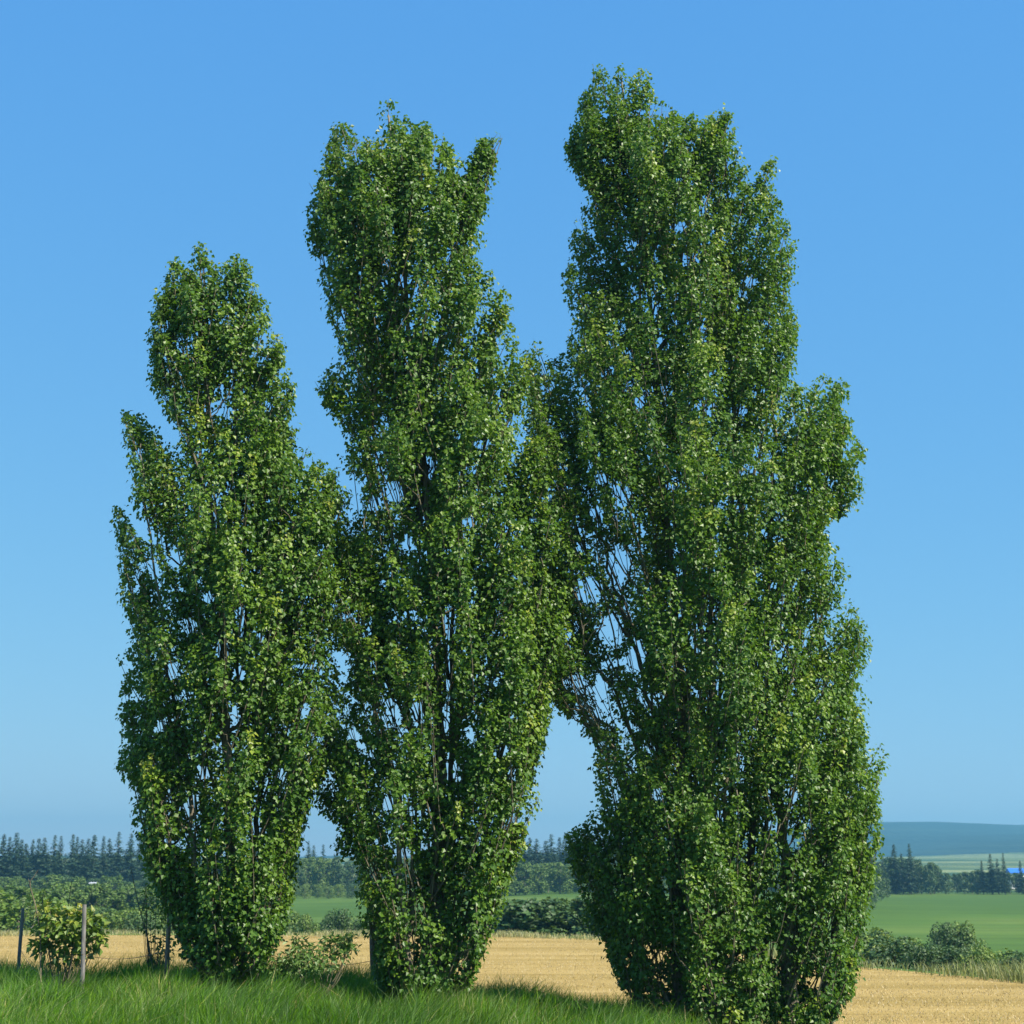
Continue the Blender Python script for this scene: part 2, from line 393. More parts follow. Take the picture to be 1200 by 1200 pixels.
poly2 = [(446,116),(456,112),(470,124),(477,142),(492,152),(498,142),(506,154),(526,160),(534,186),(546,194),(552,183),(562,176),(560,163),(576,156),(592,162),(580,192),(571,225),(566,255),(555,268),(574,290),(562,312),(585,320),(608,342),(607,362),(602,382),(615,412),(624,440),(622,462),(606,482),(618,500),(640,520),(652,560),(660,620),(668,680),(664,740),(655,790),(650,815),(645,838),(637,875),(627,897),(632,935),(624,958),(615,990),(604,1012),(592,1040),(580,1080),(566,1115),(560,1138),(545,1160),(520,1170),(470,1172),(448,1164),(441,1138),(438,1113),(425,1087),(420,1068),(426,1035),(424,1006),(404,1004),(396,1012),(386,1000),(400,985),(407,975),(385,962),(365,935),(364,905),(372,870),(382,845),(396,828),(407,805),(415,790),(416,770),(402,756),(388,744),(376,728),(366,700),(364,660),(378,630),(402,612),(424,608),(430,596),(422,585),(405,560),(401,537),(415,532),(415,517),(397,492),(372,472),(369,440),(395,427),(402,405),(385,377),(367,337),(367,307),(353,277),(359,230),(367,200),(387,165),(394,143),(404,140),(413,150),(424,166),(440,160),(456,152),(448,135)]
poly3 = [(690,76),(700,72),(712,82),(726,74),(742,78),(767,90),(775,112),(786,126),(800,128),(812,129),(822,146),(832,134),(847,126),(862,138),(868,160),(870,196),(880,200),(890,186),(907,182),(918,193),(914,222),(916,247),(932,277),(926,305),(933,337),(918,348),(936,372),(938,392),(930,423),(930,442),(955,447),(972,440),(990,441),(996,457),(990,485),(1004,507),(1015,542),(1007,566),(1014,585),(997,597),(972,612),(962,625),(972,645),(995,665),(988,694),(1005,720),(1021,728),(1016,752),(1010,775),(1023,808),(1012,840),(1027,865),(1041,888),(1031,925),(1029,950),(1035,975),(1028,1020),(1017,1061),(1011,1092),(1006,1128),(1003,1157),(990,1185),(975,1200),(968,1225),(780,1225),(758,1200),(744,1178),(732,1157),(717,1127),(708,1100),(687,1076),(677,1040),(666,1005),(664,980),(684,958),(700,935),(692,902),(704,885),(692,865),(684,850),(664,838),(655,828),(640,816),(612,782),(592,745),(590,705),(602,665),(620,635),(632,600),(622,560),(612,510),(614,470),(612,436),(616,402),(628,396),(640,408),(652,420),(660,400),(677,387),(663,360),(653,323),(673,307),(665,277),(675,243),(697,237),(680,213),(657,180),(662,168),(677,137),(685,103)]
gaps1 = [(245,700,8,8),(282,722,9,15),(202,787,9,11),(222,732,10,10),(277,840,7,15),(280,790,9,7),(205,655,9,11),(180,667,8,7),(254,478,15,9),(330,905,6,8),(188,850,7,9),(238,905,8,9),(262,760,9,12),(300,965,6,10),(168,620,9,10),(225,940,8,9),(357,832,7,9)]
gaps2 = [(527,727,9,22),(460,835,11,19),(490,835,9,16),(526,785,5,28),(524,845,5,18),(463,575,15,13),(500,548,7,20),(565,520,12,7),(530,900,8,12),(440,590,10,9),(478,640,8,9),(585,880,9,8),(415,860,8,8),(455,940,8,10),(470,330,7,7),(548,610,9,8),(470,1000,9,10),(600,905,7,9),(438,1020,5,12)]
gaps3 = [(725,662,14,21),(690,692,17,15),(718,738,15,19),(747,765,9,13),(672,800,15,12),(703,812,9,16),(732,580,9,11),(802,835,4,18),(705,560,9,8),(698,600,8,7),(680,640,8,8),(795,265,10,7),(750,470,8,8),(865,480,10,7),(690,880,8,14),(905,1115,7,10),(930,930,8,9),(845,955,8,8),(770,1120,10,8),(975,1085,7,10),(955,1150,10,9),(770,930,7,9),(905,560,7,7),(880,330,8,7)]
poplar('shortest of the three tall poplars, standing leftmost by the wooden fence posts', poly1, 22.8, (266, 1150),
  [([(264,1152),(268,1050),(268,900),(262,800),(258,700),(250,600),(240,450),(235,305)], 0, 0, .095),
   ([(280,1150),(294,1050),(302,940),(310,800),(322,640),(318,470)], .1, .4, .06),
   ([(252,1152),(232,1050),(222,930),(200,800),(178,640),(165,520)], -.2, -.4, .055)], gaps1, 860, 190, 11, extra=[(233,290,0),(205,306,.1),(275,306,.1),(146,494,-.2),(285,308,-.1),(278,300,0),(280,318,.2),(240,310,0),(255,330,-.2),(292,335,.1),(262,345,.1),(220,320,-.1),(212,330,.2)], nclump=70, vis=[(259,740,7,35),(264,860,8,40),(268,980,8,45),(250,600,6,22),(300,950,5,30),(232,960,5,30)])
poplar('middle tall poplar with a forked top, standing between the shortest and the tallest one', poly2, 23.2, (500, 1168),
  [([(505,1170),(512,1050),(516,950),(514,860),(512,780),(507,700),(497,560),(480,400),(465,250),(455,135)], 0, 0, .125),
   ([(490,1168),(470,1060),(462,940),(440,830),(425,700),(432,560)], -.3, -.5, .055),
   ([(522,1168),(556,1040),(580,930),(598,820),(600,660),(590,480)], .1, .4, .06),
   ([(512,1170),(524,1050),(528,900),(530,760),(540,560),(545,360),(565,180)], .3, .3, .06)], gaps2, 1200, 195, 12, extra=[(455,120,0),(402,148,.2),(576,166,-.1),(586,165,-.1),(498,150,.2)], nclump=100, vis=[(513,770,12,45),(516,870,13,48),(498,570,8,30),(512,960,9,30),(440,840,14,22),(500,1080,24,60),(540,1090,14,50)])
poplar('tallest and widest poplar, rightmost, with several stems and a long left side branch', poly3, 24.5, (870, 1215),
  [([(795,1212),(797,1050),(797,900),(795,750),(780,600),(768,430),(752,260),(728,90)], 0, 0, .125),
   ([(925,1212),(925,1080),(916,960),(888,800),(866,600),(856,400),(848,140)], -.2, .1, .13),
   ([(882,1214),(878,1050),(892,850),(905,640),(905,500),(898,360)], .3, .3, .09),
   ([(960,1210),(978,1080),(978,900),(958,720),(948,580)], .0, .0, .06),
   ([(840,1214),(830,1050),(836,850),(830,650),(822,440),(814,300)], -.5, -.5, .08),
   ([(790,1000),(752,920),(715,872),(688,825),(655,772),(632,720)], 0, -.3, .035),
   ([(790,960),(768,860),(745,765),(722,695),(706,630),(672,520),(632,412)], 0, .1, .05),
   ([(800,1210),(772,1150),(738,1110),(706,1040)], -.3, -.5, .035)], gaps3, 1950, 220, 13, extra=[(695,78,0),(726,80,.1),(847,134,.1),(907,190,0),(905,190,-.2),(626,404,0),(1035,888,0),(985,448,0),(812,136,0)], nclump=135, vis=[(796,850,9,60),(878,1000,7,40),(925,1100,10,45),(968,1110,16,50),(797,1010,7,40),(735,680,22,45),(700,820,28,30),(775,1140,20,35)], lsz=.93)

# ---------------------------------------------------------------- shrubs and saplings by the fence
def shrub(name, label, Y0, base, ells, n, size, mat, seed, width=.4, stemr=.008, group=None, cat='shrub', yel=.4):
    """ells: (px, py, rx, ry) leaf clumps"""
    r = np.random.default_rng(seed); mp = Y0/F
    B = P(base[0], base[1], Y0); B[2] = float(ground_z(B[0], Y0))
    root = empty(name, B, label=label, cat=cat, group=group)
    paths = []; PP = []; OO = []; yy = []
    tot = sum(e[2]*e[3] for e in ells)
    for ex, ey, rx, ry in ells:
        c = P(ex, ey, Y0); dd = r.uniform(-1, 1)*rx*mp*.6; c[1] += dd
        for q in range(3):
            tip = c+np.append(r.normal(0, .4, 2)*rx*mp, (q*.5-.2)*ry*mp)
            mid = B*.5+tip*.5+np.array([(tip[0]-B[0])*.2, 0, -.05*np.linalg.norm(tip-B)])
            st = B+np.append(r.normal(0, .04, 2), -.03)
            pts = curve_pts([st, mid, tip], 8); paths.append((pts-B, stemr*np.linspace(1, .3, 8)))
        m = max(6, int(n*rx*ry/tot)); d = nrm(r.normal(0, 1, (m, 3)))*(r.random(m)**.45)[:, None]
        PP.append(c+d*np.array([rx*mp, rx*mp, ry*mp])); OO.append(d); yy.append(d[:, 2])
    PP, OO, yy = map(np.concatenate, (PP, OO, yy)); m = len(PP)
    no = nrm(OO*.5+np.array([0, 0, .7])+r.normal(0, .5, (m, 3))); ti = nrm(OO+np.array([0, 0, -.3])+r.normal(0, .5, (m, 3)))
    top = PP[:, 2]; tn = (top-top.min())/(np.ptp(top)+1e-6)
    V, Fc = leaf_geo(PP-B, no, ti, r.uniform(.6, 1.25, m)*size, width=width)
    mesh_np('foliage', V, Fc, mat, attrs={'rnd': np.repeat(np.clip(r.random(m)*.6+yel*tn, 0, 1), 2)}, parent=root)
    V, Fc = tubes(paths, 5); mesh_np('stems', V, Fc, M_TWIG, smooth=True, parent=root)
    return root
shrub('leafy_shrub', 'yellow green shrub with broad leaves between the two leftmost fence posts', 22.1, (72, 1142),
  [(72,1115,30,18),(60,1090,24,16),(85,1085,26,16),(70,1072,18,12),(100,1100,16,18),(45,1108,14,8),(108,1078,12,12),(92,1068,10,8),(55,1066,10,8),(118,1098,9,14)], 950, .105, M_SHRUB_Y, 31, width=.36)
shrub('leafy_shrub', 'pale green low shrub in the grass right of the leftmost poplar', 22.7, (372, 1152),
  [(372,1122,34,16),(345,1128,22,14),(402,1112,17,14),(388,1104,14,10),(350,1108,14,12),(330,1132,16,12),(409,1100,8,10)], 1100, .085, M_SHRUB_G, 32, width=.27)
shrub('sapling', 'thin pale sapling just left of the fence post beside the leftmost poplar', 25.0, (181, 1138),
  [(182,1100,9,16),(190,1075,8,14),(176,1062,7,10),(184,1122,9,10),(172,1045,5,7),(196,1112,8,16),(170,1085,5,8)], 260, .085, M_SHRUB_Y, 33, width=.25, cat='sapling', yel=.1)
shrub('yellow_weed', 'tiny yellow tipped weed poking up behind the broad leaved shrub', 27.2, (52, 1135),
  [(52,1046,5,5),(55,1060,6,8)], 40, .09, M_SHRUB_Y, 34, width=.3, cat='weed', yel=.6)
def bare(label, Y0, lines, seed):
    b = P(*lines[0][0], Y0); b[2] = float(ground_z(b[0], Y0))
    paths = []
    for k, l in enumerate(lines):
        pts = np.array([P(a, c, Y0) for a, c in l]); 
        if k == 0: pts[0] = b
        pts = curve_pts(pts, 14); paths.append((pts-b, np.linspace(.013 if k == 0 else .007, .004, 14)))
    V, Fc = tubes(paths, 5)
    o = mesh_np('dead_stalk', V, Fc, M_TWIG, smooth=True); o.location = b
    tag(o, label, 'stalk')
bare('bare crooked grey stalk rising out of the broad leaved shrub', 22.0, [[(50,1138),(47,1100),(43,1068),(37,1045),(35,1034),(40,1027),(45,1019)], [(36,1037),(33,1030)]], 1)
bare('thin straight bare twig standing behind the broad leaved shrub near the second post', 25.3, [[(76,1136),(78,1090),(80,1062),(84,1032)]], 2)
bare('dark bare leaning twig above the thin pale sapling', 24.8, [[(182,1138),(175,1110),(168,1082),(160,1050),(153,1015)], [(165,1072),(170,1052),(171,1036)]], 3)

# ---------------------------------------------------------------- fence
M_POST = bark_mat('weathered_post', (.08, .075, .07), (.22, .205, .195), 30)
M_POST2 = bark_mat('brown_post', (.15, .10, .07), (.30, .22, .16), 30)
M_WIRE = plain_mat('rusty_wire', (.16, .11, .08), .6, .5)
fb = P(99, 1150, 27.0); fb[2] = float(ground_z(fb[0], 27.0))
fence = empty('fence', fb, label='thin wooden posts with sagging wires running along the edge of the dry field', cat='fence')
posts = []
for (xt, yt, xb, Yp, rad, mt) in [(27,1064,21,25.2,.026,M_POST),(99,1060,98,21.8,.028,M_POST),(199,1063,196,24.6,.032,M_POST2),(312,1075,309,26.6,.045,M_POST),(436,1085,438,26.6,.045,M_POST2),(546,1112,546,26.2,.04,M_POST),(790,1150,790,27,.045,M_POST),(905,1140,905,27.4,.045,M_POST)]:
    top = P(xt, yt, Yp); bot = P(xb, 1140, Yp); bot[2] = float(ground_z(bot[0], Yp))-.1
    pts = np.linspace(bot, top, 6); pts[1:5, :2] += rng.normal(0, .004, (4, 2))
    pts = np.concatenate([pts, [top+[0, 0, .001]]]); rr = np.array([rad*1.05]*5+[rad*.95, .001])
    V, Fc = tubes([(pts-fb, rr)], 9); mesh_np('post', V, Fc, mt, parent=fence); posts.append((top, bot))
for lv, sag in ((.52, .10), (.22, .13)):
    for (t0, b0), (t1, b1) in zip(posts[:-1], posts[1:]):
        a = b0+(t0-b0)*lv; b = b1+(t1-b1)*lv; s = np.linspace(0, 1, 14)
        pts = a+(b-a)*s[:, None]; pts[:, 2] -= (.42 if np.linalg.norm(b-a) > 3 else sag)*4*s*(1-s)*rng.uniform(.7, 1.4); pts[:, 1] -= .05
        V, Fc = tubes([(pts-fb, np.full(14, .0042))], 4); mesh_np('wire', V, Fc, M_WIRE, parent=fence)

# ---------------------------------------------------------------- grass on the bank
def blades(name, x, y, h, wdt, lean, bend, mat, rnd, seed, label, cat, kind='stuff', zoff=0):
    r = np.random.default_rng(seed); n = len(x)
    z = ground_z(x, y)-.01+zoff
    b = np.stack([x, y, z], -1); a = r.random(n)*2*math.pi
    side = np.stack([np.cos(a), np.sin(a), np.zeros(n)], -1)*wdt[:, None]*.5
    up = nrm(np.stack([lean[:, 0], lean[:, 1], np.ones(n)], -1))
    bd = np.stack([bend[:, 0], bend[:, 1], -.25*np.hypot(bend[:, 0], bend[:, 1])], -1)
    m = b+up*h[:, None]*.55+bd*h[:, None]*.22; t = b+up*h[:, None]+bd*h[:, None]*.9
    V = np.stack([b-side, b+side, m-side*.75, m+side*.75, t], 1).reshape(-1, 3)
    i = np.arange(n)[:, None]*5
    Fc = np.concatenate([i+np.array([[0, 1, 3]]), i+np.array([[0, 3, 2]]), i+np.array([[2, 3, 4]])], 1).reshape(-1, 3)
    o = mesh_np(name, V, Fc, mat, attrs={'rnd': np.repeat(rnd, 3)}); tag(o, label, cat, kind=kind); return o
N = 260000
y = 14+rng.random(N)**.8*15.5; x = (rng.random(N)*2-1)*(y*.40+1.5)
cl = vnoise(x*1.6, y*1.1, 21); cl2 = vnoise(x*.5, y*.5, 22)
keep = (rng.random(N) < .45+.75*cl) & (y < Yb(x)-.7); x, y, cl, cl2 = (q[keep] for q in (x, y, cl, cl2)); n = len(x)
h = (.10+.24*cl+.12*cl2+.26*(vnoise(x*2.6, y*2.0, 77)-.35))*rng.uniform(.45, 1.4, n)
tall = rng.random(n) < .01; h[tall] *= 1.25
lean = rng.normal(0, .22, (n, 2))+np.stack([.35*(vnoise(x*.9, y*.9, 31)-.35), .3*(vnoise(x*.9, y*.9, 32)-.5)], -1)*1.5
bend = rng.normal(0, .3, (n, 2))+np.stack([.9*(vnoise(x*1.3, y*1.3, 33)-.3), .6*(vnoise(x*1.3, y*1.3, 34)-.5)], -1)
rn = np.clip(rng.random(n)*.75-.1+.38*vnoise(x*.7, y*.8, 35)+.38*(vnoise(x*2.6, y*2.2, 36)-.5)+tall*.35+(rng.random(n) < .05)*.5, 0, 1)
blades('grass', x, y, h, rng.uniform(.006, .013, n), lean, bend, M_GRASS, rn, 41, 'long green wind blown grass covering the bank under the poplars', 'grass')
# tall dry stems behind the crest on the left and along the far edge of the stubble
N = 5200
x = rng.uniform(-11.5, -2.2, N); y = rng.uniform(26.2, 29.6, N)
k = vnoise(x*1.2, y*1.2, 51) > .42; x, y = x[k], y[k]; n = len(x)
blades('tall_dry_grass', x, y, rng.uniform(.25, .7, n), rng.uniform(.005, .01, n), rng.normal(0, .15, (n, 2)), rng.normal(0, .3, (n, 2)), M_WEED, rng.random(n)*.8, 42, 'loose pale seeding grass behind the bank around the fence', 'grass')
N = 46000
x = rng.uniform(-45, 42, N); y = Ye(x)-1.6+rng.random(N)*4.2
c = vnoise(x*.9, y*.3, 61); k = rng.random(N) < c**1.5*1.5; x, y, c = x[k], y[k], c[k]; n = len(x)
right = smooth(6, 10, x)
h = rng.uniform(.15, .5, n)*(.45+.9*c)*(.55+.65*right)
blades('field_edge_weeds', x, y, h, rng.uniform(.015, .035, n), rng.normal(0, .2, (n, 2)), rng.normal(0, .3, (n, 2)), M_WEED, np.clip(rng.random(n)*.6+.35*(1-right), 0, 1), 43, 'yellow green weeds along the far edge of the dry field', 'weeds')
N = 170000
y = 27+rng.random(N)**1.3*44; x = (rng.random(N)*2-1)*(y*.42)
k = (y < Ye(x)) & (y > Yb(x)-1.5) & (rng.random(N) < .25+.95*vnoise(x*.12+y*.02, y*.9, 71)); x, y = x[k], y[k]; n = len(x)
blades('straw_stubble', x, y, rng.uniform(.03, .10, n), rng.uniform(.008, .018, n), rng.normal(0, .6, (n, 2)), rng.normal(0, .5, (n, 2)), M_STRAW, rng.random(n), 44, 'short cut straw standing on the golden field', 'straw')

# ---------------------------------------------------------------- distant trees: prototypes, then copies
def cards(pos, out, size, r):
    m = len(pos); no = nrm(out+np.array([0, 0, .3])+r.normal(0, .55, (m, 3))); ti = r.normal(0, 1, (m, 3))
    return leaf_geo(pos, no, ti, size, width=.5, fold=.1)
def proto_broadleaf(seed, mat, H=8., W=5., n=1500, ls=.42, low=.12):
    r = np.random.default_rng(seed); PP = []; OO = []; SZ = []
    nc = 26
    for q in range(nc):
        zz = low+(.97-low)*((q+.5)/nc); prof = math.sin(min(1, .18+.82*zz)*math.pi*.93)**.6
        a = r.random()*6.28; rd = W*.5*prof*r.uniform(.25, .8)
        c = np.array([math.cos(a)*rd, math.sin(a)*rd, zz*H]); s = np.array([1, 1, 1.05])*W*.5*r.uniform(.32, .52)*(1.05-.45*zz)
        c[2] = min(c[2], H-s[2]*.9)
        m = n//nc; d = nrm(r.normal(0, 1, (m, 3)))*(.75+.35*r.random(m))[:, None]
        p = c+d*s; k = p[:, 2] > .25; PP.append(p[k]); OO.append(d[k])
    PP = np.concatenate(PP); OO = np.concatenate(OO); m = len(PP)
    V, Fc = cards(PP, OO, r.uniform(.6, 1.3, m)*ls, r)
    root = empty('broadleaf_tree')
    mesh_np('crown', V, Fc, mat, attrs={'rnd': np.repeat(np.clip(r.random(m)*.7+.3*r.random(), 0, 1), 2)}, parent=root)
    paths = [(curve_pts([[0, 0, -.4], [.1, .05, H*.3], [0, .1, H*.8]], 8), np.linspace(.16, .04, 8))]
    for q in range(6):
        a = q*1.05+r.random(); z0 = H*r.uniform(.15, .5)
        paths.append((curve_pts([[0, 0, z0], [math.cos(a)*W*.15, math.sin(a)*W*.15, z0+H*.1], [math.cos(a)*W*.3, math.sin(a)*W*.3, z0+H*.28]], 6), np.linspace(.07, .02, 6)))
    V, Fc = tubes(paths, 5); mesh_np('trunk', V, Fc, M_FARBARK, smooth=True, parent=root)
    root['H'] = H; return root
def proto_spruce(seed, H=16., W=4.4):
    r = np.random.default_rng(seed); PP = []; OO = []; SZ = []
    nl = 34
    for q in range(nl):
        z = H*(.10+.88*(q/(nl-1))**.95); Lr = W*.72*(1-z/H)**.85*r.uniform(.7, 1.2)+.10
        nb = r.integers(7, 10)
        for b in range(nb):
            if r.random() < .14: continue
            a = r.random()*6.283; ln = Lr*r.uniform(.55, 1.2); k = max(3, int(ln/.16))
            s = (np.arange(k)+r.random(k))/k
            d = np.array([math.cos(a), math.sin(a), 0])
            p = d*(ln*s)[:, None]+np.array([0, 0, 1])*(z-.32*ln*s+.16*ln*s**2)[:, None]+r.normal(0, .05, (k, 3))
            PP.append(p); OO.append(np.tile(np.array([d[0]*.4, d[1]*.4, .8]), (k, 1))); SZ.append(np.full(k, .30+.1*ln)*(1.1-.5*s)*(1.15-.45*z/H))
    PP, OO, SZ = map(np.concatenate, (PP, OO, SZ)); m = len(PP)
    V, Fc = leaf_geo(PP, OO+r.normal(0, .3, (m, 3)), nrm(PP*[1, 1, 0]+r.normal(0, .4, (m, 3))*.5+[0, 0, -.3]), SZ*1.6, width=.42)
    root = empty('spruce_tree')
    mesh_np('crown', V, Fc, M_SPRUCE, attrs={'rnd': np.repeat(r.random(m), 2)}, parent=root)
    V, Fc = tubes([(curve_pts([[0, 0, -.5], [.03, 0, H*.5], [0, 0, H+.1]], 10), np.linspace(.2, .02, 10))], 6)
    mesh_np('trunk', V, Fc, M_FARBARK, smooth=True, parent=root)
    root['H'] = H; return root
protos = {'spruce': [proto_spruce(s, 16, w) for s, w in ((1, 4.2), (2, 5.0), (3, 3.6), (4, 4.6))],
          'dark': [proto_broadleaf(s, M_BL['dark'], n=2600, ls=.34) for s in (11, 12, 13)],
          'mid': [proto_broadleaf(s, M_BL['mid'], n=2600, ls=.34, W=w) for s, w in ((21, 5), (22, 4), (23, 5.5))],
          'light': [proto_broadleaf(s, M_BL['light'], n=2600, ls=.30, W=6, low=.05) for s in (24, 25)],
          'bush': [proto_broadleaf(s, M_BL[c], n=3600, ls=.30, W=7.5, low=.04) for s, c in ((31, 'dark'), (32, 'mid'), (33, 'light'))]}
used = set(); tr_ = np.random.default_rng(99)
KN = {'bush': 'bush'}
def plant(kind, px, pytop, Y, label, group, cat='tree', wide=1., which=None, name=None):
    pr = protos[kind]; q = which if which is not None else int(tr_.integers(len(pr))); src = pr[q]
    top = P(px, pytop, Y); x = top[0]; z = float(ground_z(x, Y)); H = max(top[2]-z, .5)
    s = H/src['H']; key = (kind, q)
    if key not in used:
        used.add(key); o = src
    else:
        o = src.copy(); COL.objects.link(o)
        for ch in src.children:
            c = ch.copy(); COL.objects.link(c); c.parent = o
    if name: o.name = name
    o.location = (float(x), float(Y), z); ws = s*wide*tr_.uniform(.85, 1.25); o.scale = (ws, ws, s); o.rotation_euler = (0, 0, tr_.random()*6.28)
    tag(o, label, cat, group); return o
u = lambda a, b: tr_.uniform(a, b)
# left skyline spruces (tops read off the photograph)
tops = [(5,977),(12,980),(20,975),(26,983),(31,988),(39,983),(46,982),(53,981),(65,978),(72,979),(86,977),(91,980),(97,983),(104,982),(111,978),(122,979),(129,982),(140,974),(154,976),(165,981),(176,985),(190,980),(205,986),(222,982),(240,988),(258,984),(280,990),(300,986)]
for px, t in tops: plant('spruce', px, t, u(385, 425), 'tall dark spruce in the ragged row along the skyline left of the poplars', 'spruces on the left skyline', wide=1.3)
for px in np.arange(-60, 330, 9): plant('spruce', px+u(-3, 3), u(990, 1004), u(430, 455), 'dark spruce filling the wood behind the front skyline row on the left', 'spruces behind the left skyline row', wide=1.5)
for px in np.arange(-50, 320, 11): plant('mid' if tr_.random() < .6 else 'dark', px+u(-3, 3), u(1024, 1033), u(330, 370), 'rounded green tree below the left skyline spruces', 'broadleaf trees below the left spruces', wide=1.5)
for px in np.arange(-60, 330, 13): plant('mid', px+u(-3, 3), u(1034, 1043), u(190, 235), 'mid green leafy tree in the wood beyond the left end of the dry field', 'leafy trees beyond the left field edge', wide=1.5)
for px in np.arange(-60, 75, 12): plant('light', px+u(-4, 4), u(1044, 1062)+max(0, px-30)*.18, u(98, 116), 'yellow green bushy tree at the far left edge of the dry field', 'yellow green trees at the left field edge', wide=1.4)
for px in np.arange(75, 330, 15): plant('bush', px+u(-4, 4), u(1062, 1070) if px < 300 else u(1070, 1076), u(110, 135), 'rounded bush close behind the dry field left of the poplars', 'bushes behind the left part of the dry field', cat='bush', name='bush')
# centre-left gap
for px, t in [(362,985),(368,990),(379,989),(392,1000),(345,992),(425,998),(410,1003),(440,990),(455,994)]: plant('spruce', px, t, u(415, 440), 'spruce spire rising above the wood between the left and middle poplars', 'spruce spires between the left and middle poplars')
for px in np.arange(318, 600, 8): plant('mid' if tr_.random() < .5 else 'dark', px+u(-3, 3), u(1003, 1010), u(395, 425), 'tall green tree in the straight wood edge beyond the pale meadow', 'trees of the wood beyond the middle meadow', wide=.8)
for px in np.arange(300, 590, 14): plant('bush', px+u(-3, 3), u(1034, 1039), u(360, 385), 'low green scrub at the foot of the wood beyond the middle meadow', 'scrub at the foot of the middle wood', cat='bush', wide=1.3, name='bush')
for px, t, k in [(340,1068,1),(352,1072,0),(362,1073,1),(398,1066,0),(391,1072,0),(412,1076,1),(428,1078,0),(448,1072,0)]: plant('bush', px, t, u(120, 135), 'dark bush behind the dry field between the left and middle poplars', 'dark bushes between the left and middle poplars', cat='bush', wide=.8, which=k, name='bush')
# centre-right gap
for px in np.arange(590, 790, 8): plant('spruce', px+u(-3, 3), np.interp(px, [590, 630, 680, 780], [986, 982, 975, 985])+u(-3, 6), u(395, 430), 'dark spruce in the wood between the middle and right poplars', 'spruces between the middle and right poplars', wide=1.6)
for px in np.arange(584, 800, 10): plant('mid', px+u(-3, 3), u(1006, 1016), u(350, 380), 'green tree in front of the spruce wood between the middle and right poplars', 'green trees in front of the middle spruces', wide=1.3)
for px in np.arange(580, 850, 12): plant('dark', px+u(-3, 3), np.interp(px, [580, 600, 622, 650, 700, 850], [1068, 1062, 1050, 1053, 1052, 1056])+u(-1, 4), u(95, 115), 'dense dark tree just past the dry field between the middle and right poplars', 'dark trees just past the dry field', wide=1.7)
# right side
for px, t in [(1022,1003),(1034,1000),(1047,989),(1065,988),(1056,1000),(1041,1006),(1150,1008),(1160,1000),(1175,999),(1168,1006),(1195,1008),(1215,1002),(1240,1006)]: plant('spruce', px, t, u(410, 440), 'spruce spire standing above the hedge line on the right', 'spruce spires on the right', wide=1.15)
for px in np.arange(800, 1100, 8): plant('dark' if tr_.random() < .6 else 'mid', px+u(-3, 3), np.interp(px, [800, 1010, 1080, 1100], [1000, 1006, 1008, 1014])+u(-2, 5), u(415, 445), 'dark green tree in the wood at the top left of the green field', 'trees above the green field', wide=.9)
for px in np.arange(1092, 1300, 9): plant('dark', px+u(-3, 3), u(1018, 1025), u(425, 450), 'dark tree in the low belt along the top of the green field', 'trees in the belt on the right', wide=1.1)
for px, t, Y in [(1000,1008,360),(1009,1010,330),(1017,1012,310),(1024,1014,340),(1033,1018,365),(1004,1020,260),(1014,1026,265),(990,1012,300),(975,1010,290),(960,1006,300)]: plant('dark', px, t, Y, 'tall dark tree at the near corner of the wood beside the right poplar', 'trees at the near corner of the right wood', wide=.9)
for px, t, wd, k in [(1104,1082,.62,0),(1131,1081,.68,1),(1118,1089,.8,0)]: plant('bush', px, t, 104, 'round dark tree clump standing alone in front of the green field', 'round dark clump in the green field', wide=wd, which=k, name='broadleaf_tree')
for px in np.arange(1000, 1290, 12): plant('bush', px+u(-3, 3), np.interp(px, [1000, 1040, 1100, 1200, 1290], [1092, 1100, 1108, 1118, 1124])+u(-5, 4), np.interp(px, [1000, 1200, 1290], [68, 58, 55])+u(-2, 4), 'low green bush in the hedge just past the dry field on the right', 'hedge bushes past the dry field on the right', cat='bush', wide=1.0, which=int(u(.35, 2.6)), name='bush')
for k, lst in protos.items():
    for q, s in enumerate(lst):
        if (k, q) not in used:
            for ch in list(s.children): bpy.data.objects.remove(ch)
            bpy.data.objects.remove(s)

